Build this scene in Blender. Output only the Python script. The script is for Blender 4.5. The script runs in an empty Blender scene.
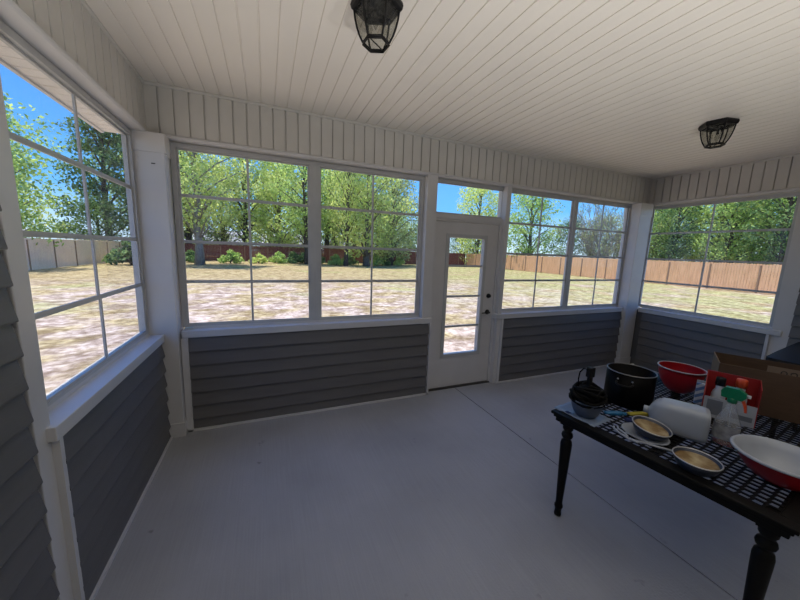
import bpy, math, random
from mathutils import Vector, Matrix, Euler
C = bpy.context.scene.collection
PI = math.pi
rnd = random.Random(7)

# ------------------------------------------------------------------ helpers
class MB:
    def __init__(s): s.v=[]; s.f=[]; s.m=[]; s.sm=[]
    def add(s, vs, fs, mi=0, smooth=False):
        o=len(s.v); s.v += [tuple(v) for v in vs]
        for f in fs: s.f.append([i+o for i in f]); s.m.append(mi); s.sm.append(smooth)
    def box(s, a, b, mi=0, M=None):
        x0,y0,z0=[min(a[i],b[i]) for i in range(3)]; x1,y1,z1=[max(a[i],b[i]) for i in range(3)]
        vs=[(x0,y0,z0),(x1,y0,z0),(x1,y1,z0),(x0,y1,z0),(x0,y0,z1),(x1,y0,z1),(x1,y1,z1),(x0,y1,z1)]
        if M: vs=[M@Vector(v) for v in vs]
        s.add(vs,[(3,2,1,0),(4,5,6,7),(0,1,5,4),(1,2,6,5),(2,3,7,6),(3,0,4,7)],mi)
    def extrude(s, prof, P0, ex, ey, ez, L, mi=0, smooth=False):
        # closed profile (a,b) in ex,ey swept along ez by L from P0
        n=len(prof); P0=Vector(P0); ex=Vector(ex); ey=Vector(ey); ez=Vector(ez)
        vs=[P0+ex*a+ey*b for a,b in prof]+[P0+ex*a+ey*b+ez*L for a,b in prof]
        fs=[(i,(i+1)%n,n+(i+1)%n,n+i) for i in range(n)]
        s.add(vs,fs,mi,smooth); s.add(vs,[tuple(range(n-1,-1,-1)),tuple(range(n,2*n))],mi)
    def lathe(s, prof, c=(0,0,0), seg=32, mi=0, smooth=True, M=None, sx=1, sy=1, closed=False, cap=True):
        n=len(prof); vs=[]
        for k in range(seg):
            a=2*PI*k/seg
            for r,z in prof: vs.append(Vector((r*math.cos(a)*sx,r*math.sin(a)*sy,z)))
        fs=[]
        for k in range(seg):
            k2=(k+1)%seg
            for i in range(n if closed else n-1):
                i2=(i+1)%n
                fs.append((k*n+i,k2*n+i,k2*n+i2,k*n+i2))
        if not closed and cap:
            if prof[0][0]>1e-5: fs.append(tuple(k*n for k in range(seg-1,-1,-1)))
            if prof[-1][0]>1e-5: fs.append(tuple(k*n+n-1 for k in range(seg)))
        c=Vector(c)
        vs=[(M@v if M else v)+c for v in vs]
        s.add(vs,fs,mi,smooth)
    def tube(s, pts, rad, seg=8, mi=0, smooth=True, loop=False):
        pts=[Vector(p) for p in pts]; n=len(pts)
        if not hasattr(rad,'__len__'): rad=[rad]*n
        vs=[]; up=None
        for i,p in enumerate(pts):
            if loop: t=pts[(i+1)%n]-pts[i-1]
            else: t=pts[min(i+1,n-1)]-pts[max(i-1,0)]
            if t.length<1e-9: t=Vector((0,0,1))
            t.normalize()
            if up is None: up=Vector((0,0,1)) if abs(t.z)<.9 else Vector((1,0,0))
            a=t.cross(up)
            if a.length<1e-6: a=t.orthogonal()
            a.normalize(); b=a.cross(t).normalized(); up=b
            for k in range(seg):
                w=2*PI*k/seg; vs.append(p+(a*math.cos(w)+b*math.sin(w))*rad[i])
        fs=[]
        for i in range(n if loop else n-1):
            j=(i+1)%n
            for k in range(seg):
                k2=(k+1)%seg; fs.append((i*seg+k,i*seg+k2,j*seg+k2,j*seg+k))
        if not loop: fs += [tuple(range(seg-1,-1,-1)),tuple((n-1)*seg+k for k in range(seg))]
        s.add(vs,fs,mi,smooth)
    def build(s, name, mats, parent=None, bevel=0, subsurf=0):
        me=bpy.data.meshes.new(name); me.from_pydata(s.v,[],s.f)
        if not isinstance(mats,(list,tuple)): mats=[mats]
        for m in mats: me.materials.append(m)
        me.polygons.foreach_set('material_index',s.m); me.polygons.foreach_set('use_smooth',s.sm)
        me.update()
        o=bpy.data.objects.new(name,me); C.objects.link(o)
        if parent: o.parent=parent
        if bevel:
            b=o.modifiers.new('bevel','BEVEL'); b.width=bevel; b.segments=2; b.limit_method='ANGLE'; b.angle_limit=.6
        if subsurf:
            b=o.modifiers.new('sub','SUBSURF'); b.levels=subsurf; b.render_levels=subsurf
        return o
def empty(name, loc=(0,0,0), rz=0):
    o=bpy.data.objects.new(name,None); C.objects.link(o); o.location=loc; o.rotation_euler=(0,0,rz); o.empty_display_size=.1
    return o
def tag(o, label, cat, group=None, kind=None):
    o['label']=label; o['category']=cat
    if group: o['group']=group
    if kind: o['kind']=kind
    return o
def struct(o): o['kind']='structure'; return o
def copy_tree(o, parent=None):
    c=o.copy(); C.objects.link(c); c.parent=parent
    for ch in list(o.children): copy_tree(ch,c)
    return c

# ------------------------------------------------------------------ materials
def mat(name, col, rough=.6, metal=0, col2=None, scale=8, bump=0, bscale=60, spec=.5, stretch=(1,1,1), detail=4, trans=0, lo=.35, hi=.65):
    m=bpy.data.materials.new(name); m.use_nodes=True; nt=m.node_tree; N=nt.nodes; L=nt.links
    p=N['Principled BSDF']; p.inputs['Base Color'].default_value=(*col,1)
    p.inputs['Roughness'].default_value=rough; p.inputs['Metallic'].default_value=metal
    p.inputs['Specular IOR Level'].default_value=spec
    if trans: p.inputs['Transmission Weight'].default_value=trans
    tc=N.new('ShaderNodeTexCoord'); mp=N.new('ShaderNodeMapping'); mp.inputs['Scale'].default_value=stretch
    L.new(tc.outputs['Object'],mp.inputs['Vector'])
    if col2 is None: col2=tuple(c*.93 for c in col)
    n=N.new('ShaderNodeTexNoise'); n.inputs['Scale'].default_value=scale; n.inputs['Detail'].default_value=detail
    L.new(mp.outputs[0],n.inputs['Vector'])
    r=N.new('ShaderNodeValToRGB'); r.color_ramp.elements[0].position=lo; r.color_ramp.elements[1].position=hi
    r.color_ramp.elements[0].color=(*col,1); r.color_ramp.elements[1].color=(*col2,1)
    L.new(n.outputs[0],r.inputs[0]); L.new(r.outputs[0],p.inputs['Base Color'])
    if bump:
        b=N.new('ShaderNodeBump'); b.inputs['Strength'].default_value=bump; b.inputs['Distance'].default_value=.01
        n2=N.new('ShaderNodeTexNoise'); n2.inputs['Scale'].default_value=bscale; n2.inputs['Detail'].default_value=5
        L.new(mp.outputs[0],n2.inputs['Vector']); L.new(n2.outputs[0],b.inputs['Height']); L.new(b.outputs[0],p.inputs['Normal'])
    return m
M={}
FILL=100  # energy of the added ceiling fill spots
M['ceil']=mat('vinyl_ceiling',(.80,.76,.70),.45,col2=(.78,.74,.685),scale=3)
M['header']=mat('vinyl_header',(.63,.62,.595),.45,scale=3)
M['trim']=mat('white_trim',(.62,.62,.63),.4,scale=4,col2=(.59,.59,.60))
M['frame']=mat('window_frame_vinyl',(.50,.51,.52),.4)
M['siding']=mat('grey_siding',(.135,.133,.135),.5,col2=(.123,.121,.123),scale=3,stretch=(1,1,12),bump=.15,bscale=25)
M['black']=mat('black_metal',(.008,.008,.009),.45,spec=.25)
M['blackgloss']=mat('black_enamel',(.003,.003,.0035),.35,spec=.05)
M['blackrub']=mat('black_rubber',(.005,.005,.005),.7,spec=.12)
M['blackplas']=mat('black_plastic',(.006,.006,.0065),.45,spec=.25)
M['table']=mat('table_bronze_black',(.006,.0056,.0053),.5,metal=.0,bump=.1,bscale=120,spec=.14)
M['slab']=mat('black_slab',(.011,.012,.014),.5,spec=.3)
M['steel']=mat('steel',(.45,.46,.48),.3,metal=1)
M['tinout']=mat('blue_tin',(.05,.06,.09),.3,metal=.4)
M['tinrim']=mat('tin_rim',(.62,.63,.65),.35,metal=.7)
M['residue']=mat('dried_residue',(.46,.38,.23),.7,col2=(.20,.125,.05),scale=16,bump=.3,bscale=40)
M['red']=mat('red_plastic',(.30,.006,.013),.3)
M['reddark']=mat('red_card',(.30,.012,.014),.45)
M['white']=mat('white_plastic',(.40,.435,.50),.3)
M['jug']=mat('milky_plastic',(.36,.40,.47),.35,bump=.1,bscale=14,spec=.4)
M['card']=mat('cardboard',(.085,.050,.030),.8,col2=(.072,.042,.025),scale=12,stretch=(1,1,6))  # darker copy: shade of panels turned from the windows, put into the colour
M['cardout']=mat('cardboard_outside',(.20,.14,.095),.8,col2=(.17,.12,.08),scale=12)  # lighter copy: window light on the left side panel, put into the colour
M['paperlabel']=mat('paper_label',(.24,.18,.135),.7)
M['ink']=mat('ink',(.03,.03,.03),.6)
M['green']=mat('green_plastic',(.0,.16,.075),.35)
M['orange']=mat('orange_red_plastic',(.62,.07,.02),.35)
M['bluegrey']=mat('grey_blue_plastic',(.085,.105,.15),.35,col2=(.07,.09,.13))
M['blue']=mat('blue_plastic',(.015,.16,.36),.35)
M['darkblue']=mat('dark_blue_cloth',(.01,.02,.10),.8)
M['yellow']=mat('yellow_label',(.42,.36,.03),.4,col2=(.36,.30,.02))
M['paleblue']=mat('pale_blue_sheet',(.20,.26,.37),.35,bump=.3,bscale=30)
M['chrome']=mat('satin_metal',(.30,.30,.31),.35,metal=1)
M['soffit']=mat('white_soffit',(.80,.78,.75),.5)
M['roof']=mat('roof_shingle',(.16,.15,.14),.9,scale=30,col2=(.10,.10,.10))
M['bark']=mat('bark',(.20,.175,.15),.9,col2=(.09,.075,.06),scale=6,stretch=(4,4,.8),bump=.6,bscale=10)
M['barkdark']=mat('dark_bark',(.075,.062,.05),.9,col2=(.04,.033,.028),scale=6,stretch=(4,4,.8),bump=.6,bscale=10)
M['barkgrey']=mat('pale_bark',(.30,.275,.25),.9,col2=(.20,.18,.16),scale=4,stretch=(3,3,.8))
M['housewall']=mat('pale_house_wall',(.55,.55,.56),.8)
M['houseroof']=mat('grey_house_roof',(.34,.34,.36),.8,col2=(.28,.28,.30),scale=3)
M['houseglass']=mat('dark_house_window',(.04,.05,.06),.2)

def wood(name,a,b):
    m=mat(name,a,.85,col2=b,scale=3.1,stretch=(2.6,2.6,.35),detail=6,lo=.3,hi=.7); return m
M['fence_tan']=wood('tan_fence_wood',(.80,.47,.27),(.62,.35,.19))
M['fence_red']=wood('red_brown_fence_wood',(.20,.060,.045),(.12,.038,.03))
M['fence_pale']=wood('pale_fence_wood',(.88,.70,.56),(.78,.59,.45))
M['fencepost']=wood('fence_post_wood',(.30,.19,.12),(.22,.13,.08))

def leafmat(name, cols, tr=.35):
    m=bpy.data.materials.new(name); m.use_nodes=True; nt=m.node_tree; N=nt.nodes; L=nt.links
    N.remove(N['Principled BSDF']); out=N['Material Output']
    g=N.new('ShaderNodeNewGeometry'); r=N.new('ShaderNodeValToRGB')
    e=r.color_ramp.elements; e[0].color=(*cols[0],1); e[1].color=(*cols[-1],1)
    for i in range(1,len(cols)-1):
        q=e.new(i/(len(cols)-1)); q.color=(*cols[i],1)
    L.new(g.outputs['Random Per Island'],r.inputs[0])
    d=N.new('ShaderNodeBsdfDiffuse'); t=N.new('ShaderNodeBsdfTranslucent'); mx=N.new('ShaderNodeMixShader'); mx.inputs[0].default_value=tr
    L.new(r.outputs[0],d.inputs[0]); L.new(r.outputs[0],t.inputs[0]); L.new(d.outputs[0],mx.inputs[1]); L.new(t.outputs[0],mx.inputs[2]); L.new(mx.outputs[0],out.inputs[0])
    return m
M['leaf_yellow']=leafmat('leaves_yellow_green',[(0.392,0.493,0.146),(0.602,0.712,0.221),(0.778,0.850,0.302),(0.800,0.850,0.363)],.5)
M['leaf_mid']=leafmat('leaves_mid_green',[(0.187,0.312,0.096),(0.346,0.490,0.152),(0.502,0.669,0.208),(0.676,0.831,0.283)],.5)
M['leaf_dark']=leafmat('leaves_dark_green',[(0.067,0.127,0.053),(0.123,0.216,0.078),(0.204,0.314,0.118),(0.289,0.394,0.156)],.3)
M['leaf_olive']=leafmat('leaves_olive',[(0.232,0.278,0.126),(0.355,0.417,0.184),(0.495,0.558,0.254),(0.601,0.678,0.330)],.35)

# window glass: clear vinyl panes with a faint milky film and fresnel reflection
def glassmat(name, film=.02, tint=(.975,.985,.985)):
    m=bpy.data.materials.new(name); m.use_nodes=True; nt=m.node_tree; N=nt.nodes; L=nt.links
    N.remove(N['Principled BSDF']); out=N['Material Output']
    t=N.new('ShaderNodeBsdfTransparent'); t.inputs[0].default_value=(*tint,1)
    d=N.new('ShaderNodeBsdfDiffuse'); d.inputs[0].default_value=(.8,.82,.85,1)
    gl=N.new('ShaderNodeBsdfGlossy'); gl.inputs['Roughness'].default_value=.02
    fr=N.new('ShaderNodeFresnel'); fr.inputs[0].default_value=1.35
    m1=N.new('ShaderNodeMixShader'); m1.inputs[0].default_value=film
    m2=N.new('ShaderNodeMixShader')
    L.new(t.outputs[0],m1.inputs[1]); L.new(d.outputs[0],m1.inputs[2])
    ge=N.new('ShaderNodeNewGeometry'); iv=N.new('ShaderNodeMath'); iv.operation='SUBTRACT'; iv.inputs[0].default_value=1; L.new(ge.outputs['Backfacing'],iv.inputs[1])
    mu=N.new('ShaderNodeMath'); mu.operation='MULTIPLY'; L.new(fr.outputs[0],mu.inputs[0]); L.new(iv.outputs[0],mu.inputs[1])
    L.new(mu.outputs[0],m2.inputs[0]); L.new(m1.outputs[0],m2.inputs[1]); L.new(gl.outputs[0],m2.inputs[2]); L.new(m2.outputs[0],out.inputs[0])
    return m
M['glass']=glassmat('clear_vinyl_pane')
M['lampglass']=glassmat('lamp_glass',.012,(.86,.86,.84))
M['clearplastic']=glassmat('clear_plastic',.22,(.78,.82,.88))

# concrete: broom finish, stains
def concrete():
    m=mat('broomed_concrete',(.41,.42,.445),.75,col2=(.345,.355,.375),scale=1.3,bump=.25,bscale=90,detail=8,spec=.35)
    nt=m.node_tree; N=nt.nodes; L=nt.links; p=N['Principled BSDF']
    old=p.inputs['Base Color'].links[0].from_socket
    tc=N.new('ShaderNodeTexCoord'); mp=N.new('ShaderNodeMapping'); mp.inputs['Scale'].default_value=(60,1.2,1)
    L.new(tc.outputs['Object'],mp.inputs[0]); n=N.new('ShaderNodeTexNoise'); n.inputs['Scale'].default_value=2; n.inputs['Detail'].default_value=6
    L.new(mp.outputs[0],n.inputs['Vector'])
    r=N.new('ShaderNodeValToRGB'); r.color_ramp.elements[0].position=.3; r.color_ramp.elements[0].color=(.91,.91,.91,1); r.color_ramp.elements[1].position=.7; r.color_ramp.elements[1].color=(1,1,1,1)
    L.new(n.outputs[0],r.inputs[0])
    v=N.new('ShaderNodeTexNoise'); v.inputs['Scale'].default_value=7; v.inputs['Detail'].default_value=3; L.new(tc.outputs['Object'],v.inputs['Vector'])
    r2=N.new('ShaderNodeValToRGB'); r2.color_ramp.elements[0].position=.22; r2.color_ramp.elements[0].color=(.55,.53,.5,1); r2.color_ramp.elements[1].position=.29; r2.color_ramp.elements[1].color=(1,1,1,1)
    L.new(v.outputs[0],r2.inputs[0])
    a=N.new('ShaderNodeMix'); a.data_type='RGBA'; a.blend_type='MULTIPLY'; a.inputs[0].default_value=1
    L.new(old,a.inputs[6]); L.new(r.outputs[0],a.inputs[7])
    b=N.new('ShaderNodeMix'); b.data_type='RGBA'; b.blend_type='MULTIPLY'; b.inputs[0].default_value=1
    L.new(a.outputs[2],b.inputs[6]); L.new(r2.outputs[0],b.inputs[7]); L.new(b.outputs[2],p.inputs['Base Color'])
    return m
M['concrete']=concrete()

def lawnmat():
    m=bpy.data.materials.new('dry_lawn'); m.use_nodes=True; nt=m.node_tree; N=nt.nodes; L=nt.links
    p=N['Principled BSDF']; p.inputs['Roughness'].default_value=.95; p.inputs['Specular IOR Level'].default_value=.1
    tc=N.new('ShaderNodeTexCoord')
    def noise(sc,det,stretch=(1,1,1)):
        mp=N.new('ShaderNodeMapping'); mp.inputs['Scale'].default_value=stretch; L.new(tc.outputs['Object'],mp.inputs[0])
        n=N.new('ShaderNodeTexNoise'); n.inputs['Scale'].default_value=sc; n.inputs['Detail'].default_value=det; L.new(mp.outputs[0],n.inputs['Vector']); return n.outputs[0]
    def ramp(s,p0,c0,p1,c1):
        r=N.new('ShaderNodeValToRGB'); e=r.color_ramp.elements; e[0].position=p0; e[0].color=(*c0,1); e[1].position=p1; e[1].color=(*c1,1); L.new(s,r.inputs[0]); return r.outputs[0]
    def mix(f,a,b,mode='MIX'):
        x=N.new('ShaderNodeMix'); x.data_type='RGBA'; x.blend_type=mode
        if isinstance(f,float): x.inputs[0].default_value=f
        else: L.new(f,x.inputs[0])
        L.new(a,x.inputs[6]); L.new(b,x.inputs[7]); return x.outputs[2]
    straw=ramp(noise(5,8),.35,(.42,.33,.18),.65,(.52,.43,.25))
    dirt=ramp(noise(7,8),.35,(.50,.40,.34),.65,(.66,.56,.50))
    green=ramp(noise(6,8),.35,(.36,.38,.13),.65,(.50,.48,.24))
    sep=N.new('ShaderNodeSeparateXYZ'); L.new(tc.outputs['Object'],sep.inputs[0])
    def mr(s,a,b):
        r=N.new('ShaderNodeMapRange'); r.inputs[1].default_value=a; r.inputs[2].default_value=b; L.new(s,r.inputs[0]); return r.outputs[0]
    def math_(op,a,b):
        x=N.new('ShaderNodeMath'); x.operation=op; x.use_clamp=True
        for i,q in ((0,a),(1,b)):
            if isinstance(q,(int,float)): x.inputs[i].default_value=q
            else: L.new(q,x.inputs[i])
        return x.outputs[0]
    big=noise(.22,5); big2=noise(.45,5)
    neary=mr(sep.outputs[1],21,14)                # bare dirt nearer the house
    dirtf=math_('MULTIPLY',neary,mr(noise(.9,8),.40,.56))
    col=mix(dirtf,straw,dirt)
    gx=mr(sep.outputs[0],4,17)
    gf=math_('MULTIPLY',math_('ADD',gx,mr(big,.56,.66)),mr(big2,.36,.52))
    gf=math_('MULTIPLY',gf,.8)
    col=mix(gf,col,green)
    sand=mr(noise(.8,3,(.35,1,1)),.70,.74)        # pale sandy bare streaks
    sandc=N.new('ShaderNodeRGB'); sandc.outputs[0].default_value=(.72,.66,.6,1)
    col=mix(sand,col,sandc.outputs[0])
    fine=ramp(noise(3.2,12),.40,(.60,.56,.52),.58,(1,1,1))
    col=mix(1.0,col,fine,'MULTIPLY')
    fine2=ramp(noise(9,10),.38,(.62,.58,.54),.60,(1,1,1))
    col=mix(1.0,col,fine2,'MULTIPLY')
    L.new(col,p.inputs['Base Color'])
    b=N.new('ShaderNodeBump'); b.inputs['Strength'].default_value=.6; b.inputs['Distance'].default_value=.08
    L.new(noise(6,8),b.inputs['Height']); L.new(b.outputs[0],p.inputs['Normal'])
    return m
M['lawn']=lawnmat()

# ------------------------------------------------------------------ room dimensions
XL,XR,YB,H,HB=-.835,5.42,3.204,2.90,2.535
YF=-.95                      # house wall behind the camera
WYL,WXL,WXR=3.29,-.93,5.52   # planes of the windows (recessed)
SZ=.9375                     # sill top
G=-.15                       # lawn level
TOP=2.50                     # top of openings

# floor: two slabs with a control joint at x=2.156
b=MB()
b.box((-1.05,YF-.1,-.14),(2.151,3.36,0)); b.box((2.161,YF-.1,-.14),(5.64,3.36,0)); b.box((-1.05,YF-.1,-.149),(5.64,3.36,-.012))
struct(b.build('floor',M['concrete']))

# ceiling: vinyl planks with V grooves running in y
def planks(length, pitch, g=.010, d=.007, start=0.0, t=.02):
    pr=[(0,0)]
    x=start if start>0 else pitch
    while x<length-g:
        pr += [(x-g/2,0),(x-g*.36,d),(x+g*.36,d),(x+g/2,0)]
        x+=pitch
    pr += [(length,0),(length,t),(0,t)]
    return pr
PC=.1030
b=MB()
x0=XL-.16
b.extrude(planks(XR-XL+.32,PC,start=(-.7296-x0)%PC),(x0,YF-.1,H),(1,0,0),(0,0,1),(0,1,0),3.36-YF+.1)
struct(b.build('ceiling',M['ceil']))

def siding_profile(z0, z1, e=.127, out=.021):
    # (outward, z) closed, outward positive into room ; courses counted from the top
    pr=[]; z=z1
    while z>z0+.002:
        zb=max(z0,z-e); fr=(z-zb)/e
        pr += [(.008,z),(.008+out*fr,zb+.007),(.008+out*fr-.001,zb+.001),(.008+max(0,out*fr-.004),zb),(.006,zb+.010*fr)]
        if fr<.98: break
        z=zb
    pr += [(-.02,z0),(-.02,z1)]
    return pr
def wall(name): return struct(empty(name))
wl=wall('wall_left'); wb=wall('wall_back'); wr=wall('wall_right'); wf=wall('wall_front')
NOSE=.875
# ---- knee walls: siding
b=MB(); b.extrude(siding_profile(.02,NOSE-.004),(-.655,YB,0),(0,-1,0),(0,0,1),(1,0,0),1.715-(-.655)); b.box((-.95,YB+.02,0),(1.75,YB+.13,SZ-.04)); b.build('siding',M['siding'],wb)
b=MB(); b.extrude(siding_profile(.02,NOSE-.004),(2.79,YB,0),(0,-1,0),(0,0,1),(1,0,0),5.20-2.79); b.box((2.72,YB+.02,0),(5.53,YB+.13,SZ-.04)); b.build('siding',M['siding'],wb)
b=MB(); b.extrude(siding_profile(.02,NOSE-.004),(XL,1.665,0),(1,0,0),(0,0,1),(0,1,0),3.10-1.665); b.box((XL-.13,1.6,0),(XL-.02,3.33,SZ-.04)); b.build('siding',M['siding'],wl)
b=MB(); b.extrude(siding_profile(.02,NOSE-.004),(XR,1.69,0),(-1,0,0),(0,0,1),(0,1,0),3.05-1.69); b.box((XR+.02,1.6,0),(XR+.13,3.33,SZ-.04)); b.build('siding',M['siding'],wr)
# ---- full height siding nearer the house, and the house wall
b=MB(); b.extrude(siding_profile(.0,HB),(XL-.012,YF,0),(1,0,0),(0,0,1),(0,1,0),1.533-YF); b.box((XL-.13,YF-.1,0),(XL-.03,1.556,HB)); b.build('siding',M['siding'],wl)
b=MB(); b.extrude(siding_profile(.0,HB),(XR+.012,YF,0),(-1,0,0),(0,0,1),(0,1,0),1.525-YF); b.box((XR+.03,YF-.1,0),(XR+.13,1.522,HB)); b.build('siding',M['siding'],wr)
b=MB(); b.extrude(siding_profile(.0,HB),(XL,YF,0),(0,1,0),(0,0,1),(1,0,0),XR-XL); b.box((XL-.13,YF-.12,0),(XR+.13,YF-.02,H)); b.build('siding',M['siding'],wf)
# invented floor cans with fill spots, added out of view to brighten the ceiling
for x in (-.05,1.1,2.25):
    s=MB(); s.lathe([(0,0),(.09,0),(.09,.20),(.082,.20),(.082,.02),(0,.02)],(x,YF+.18,0),24); s.build('uplight_can',M['black'],wf)
    la=bpy.data.lights.new('uplight','SPOT'); la.energy=FILL; la.color=(1,.97,.92); la.spot_size=math.radians(125); la.spot_blend=.9; la.shadow_soft_size=.07
    lo=bpy.data.objects.new('uplight',la); C.objects.link(lo); lo.location=(x,YF+.18,.22); lo.rotation_euler=Vector((0,-.12,-1)).to_track_quat('Z','Y').to_euler()
b=MB(); b.extrude(planks(XR-XL,.1035),(XL,YF,HB),(1,0,0),(0,-1,0),(0,0,1),H-HB); b.build('header_panel',M['header'],wf)
# ---- headers: vertical vinyl panels with grooves
PH=.1038
def header(parent,P0,ex,L,inward,start):
    inv=Vector(inward)
    b=MB(); b.extrude(planks(L,PH,g=.013,d=.018,start=start,t=.06),(P0[0],P0[1],HB),ex,-inv,(0,0,1),H-HB); b.build('header_panel',M['header'],parent)
    # crown strip and rounded nosing below
    b=MB(); b.extrude([(-.02,H-.022),(.007,H-.022),(.012,H-.016),(.012,H-.001),(-.02,H-.001)],(P0[0],P0[1],0),inv,(0,0,1),ex,L); b.build('crown_strip',M['header'],parent)
    pr=[(-.02,HB+.004),(.006,HB+.004),(.016,HB-.003),(.02,HB-.012),(.016,HB-.021),(.006,HB-.027),(-.09,HB-.027),(-.13,HB-.027),(-.13,HB+.004)]
    b=MB(); b.extrude(pr,(P0[0],P0[1],0),inv,(0,0,1),ex,L); b.build('header_nosing',M['trim'],parent)
    b=MB(); Q=Vector((P0[0],P0[1],0))-inv*.13; E=Q+Vector(ex)*L-inv*-.06
    b.box((min(Q.x,E.x),min(Q.y,E.y),HB),(max(Q.x,E.x),max(Q.y,E.y),H)); b.build('header_backing',M['trim'],parent)
header(wb,(XL,YB),(1,0,0),XR-XL,(0,-1,0),(-.7501-XL)%PH)
header(wl,(XL,YF),(0,1,0),YB-YF,(1,0,0),.05)
header(wr,(XR,YF),(0,1,0),YB-YF,(-1,0,0),.04)
# ---- sills
def sill(parent,a,b_):
    s=MB(); s.box(a,b_); return s.build('window_sill',M['trim'],parent,bevel=.004)
sill(wb,(-.70,YB-.03,NOSE),(1.742,3.35,SZ)); sill(wb,(2.672,YB-.03,NOSE),(5.30,3.35,SZ))
sill(wl,(XL-.14,1.618,NOSE),(XL+.032,3.11,SZ)); sill(wr,(XR-.03,1.58,NOSE),(XR+.13,3.11,SZ))
for (p,a,c) in ((wb,(-.62,3.262,SZ),(1.70,3.31,SZ+.02)),(wb,(2.8,3.262,SZ),(5.25,3.31,SZ+.02)),(wl,(XL-.125,1.70,SZ),(XL-.07,3.1,SZ+.02)),(wr,(XR+.07,1.70,SZ),(XR+.125,3.15,SZ+.02))):
    s=MB(); s.box(a,c); s.build('sill_step',M['trim'],p)
# ---- bottom J channels and side channels
def strip(parent,a,c,name='floor_channel'):
    s=MB(); s.box(a,c); s.build(name,M['trim'],parent)
strip(wb,(-.70,YB-.034,0),(1.74,YB+.02,.02)); strip(wb,(2.75,YB-.034,0),(5.25,YB+.02,.02))
strip(wl,(XL-.02,1.63,0),(XL+.034,3.11,.02)); strip(wr,(XR-.034,1.6,0),(XR+.02,3.10,.02))
strip(wb,(-.705,YB-.034,.0),(-.655,YB+.02,NOSE),'side_channel'); strip(wb,(1.722,YB-.034,.0),(1.745,YB+.02,NOSE),'side_channel'); strip(wb,(2.764,YB-.034,.0),(2.79,YB+.02,NOSE),'side_channel')
strip(wl,(XL-.02,1.642,0),(XL+.026,1.667,NOSE),'side_channel'); strip(wr,(XR-.034,1.665,0),(XR+.02,1.692,NOSE),'side_channel')
# ---- posts (trim_n): wrapped posts
def post(n,x0,x1,y0,y1,cap=None,base=None,z1=HB-.02,e=.012):
    t=struct(empty(f'trim_{n}',((x0+x1)/2,(y0+y1)/2,0)))
    lx,ly=(x1-x0)/2,(y1-y0)/2
    s=MB(); s.box((-lx,-ly,0),(lx,ly,z1)); s.build('post_wrap',M['trim'],t,bevel=.004)
    if cap: s=MB(); s.box((-lx-e,-ly-e,cap),(lx+e,ly+e,z1)); s.build('cap_block',M['trim'],t,bevel=.003)
    if base: s=MB(); s.box((-lx-e,-ly-e,0),(lx+e,ly+e,base)); s.build('base_block',M['trim'],t,bevel=.003)
post(1,-.96,-.712,3.117,3.36,2.37,.13,e=.01)           # left back corner
post(2,5.13,5.395,3.125,3.36,2.33,.13,e=.008)
b=MB(); b.box((5.39,3.215,0),(5.62,3.36,HB-.02)); b.build('corner_fill',M['trim'],wb)                  # right back corner
post(3,XL-.14,XL,1.558,1.655)                          # left near post
post(4,XR,XR+.14,1.522,1.668)                          # right near post
post(5,1.622,1.745,3.195,3.36)                         # left of door
post(6,2.704,2.766,3.195,3.36)                         # right of door
# nail hole dark mark on the left corner post: small tab
s=MB(); s.box((-.80,3.112,2.285),(-.775,3.118,2.291)); o=s.build('small_tab',M['black']); o.parent=wl

# ------------------------------------------------------------------ windows
wcount=[0]
def window(P0, ex, inward, L, z0, z1, bars, name=None, mull=True, fr=.035):
    """P0 lower start corner of unit (on glass plane), ex along the wall, unit length L."""
    wcount[0]+=1
    w=struct(empty(f'window_{wcount[0]}',(P0[0],P0[1],0)))
    ex=Vector(ex); inn=Vector(inward); Z=Vector((0,0,1))
    def bar(s,a0,a1,b0,b1,d0,d1):
        vs=[]
        for d in (d0,d1):
            for a,bb in ((a0,b0),(a1,b0),(a1,b1),(a0,b1)): vs.append(ex*a+Z*bb+inn*d)
        fs=[(0,1,2,3),(7,6,5,4),(0,4,5,1),(1,5,6,2),(2,6,7,3),(3,7,4,0)]
        s.add(vs,fs)
    s=MB(); D=.024
    bar(s,0,fr,z0,z1,-.03,D); bar(s,L-fr,L,z0,z1,-.03,D); bar(s,fr,L-fr,z1-fr,z1,-.03,D); bar(s,fr,L-fr,z0,z0+fr*.6,-.03,D)
    s.build('window_frame',M['frame'],w)
    zz=[z0+fr*.6]+bars+[z1-fr]
    n=len(zz)-1
    for i in range(n):
        dep=.010-.006*i if n>1 else 0
        za,zb=zz[i],zz[i+1]; h=.013
        s=MB()
        bar(s,fr,L-fr,za-(h if i else 0),za+h,dep,dep+.010); 
        if i==n-1: bar(s,fr,L-fr,zb-h,zb,dep,dep+.010)
        bar(s,fr,fr+.016,za+h,zb-h,dep,dep+.010); bar(s,L-fr-.016,L-fr,za+h,zb-h,dep,dep+.010)
        sash=s.build('sash',M['frame'],w)
        if mull:
            s=MB(); bar(s,L/2-.009,L/2+.009,za+h,zb-h,dep,dep+.010); s.build('mullion',M['frame'],sash)
        s=MB(); bar(s,fr+.004,L-fr-.004,za,zb,dep+.003,dep+.006); s.build('pane',M['glass'],sash)
    return w
BARS=[1.358,1.705,2.090]
z0w=SZ+.015
window((XL-.095,1.66),(0,1,0),(1,0,0),1.455,z0w,TOP,BARS)                 # left wall
window((-.705,WYL),(1,0,0),(0,-1,0),1.135,z0w,TOP,BARS)                   # back, left pair
b=MB(); b.box((.430,3.268,SZ+.01),(.455,3.33,TOP)); b.build('mullion_post',M['frame'],wb)
window((.455,WYL),(1,0,0),(0,-1,0),1.165,z0w,TOP,BARS)
window((2.77,WYL),(1,0,0),(0,-1,0),1.195,z0w,TOP,BARS)                    # back, right pair
window((3.97,WYL),(1,0,0),(0,-1,0),1.165,z0w,TOP,BARS)
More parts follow.
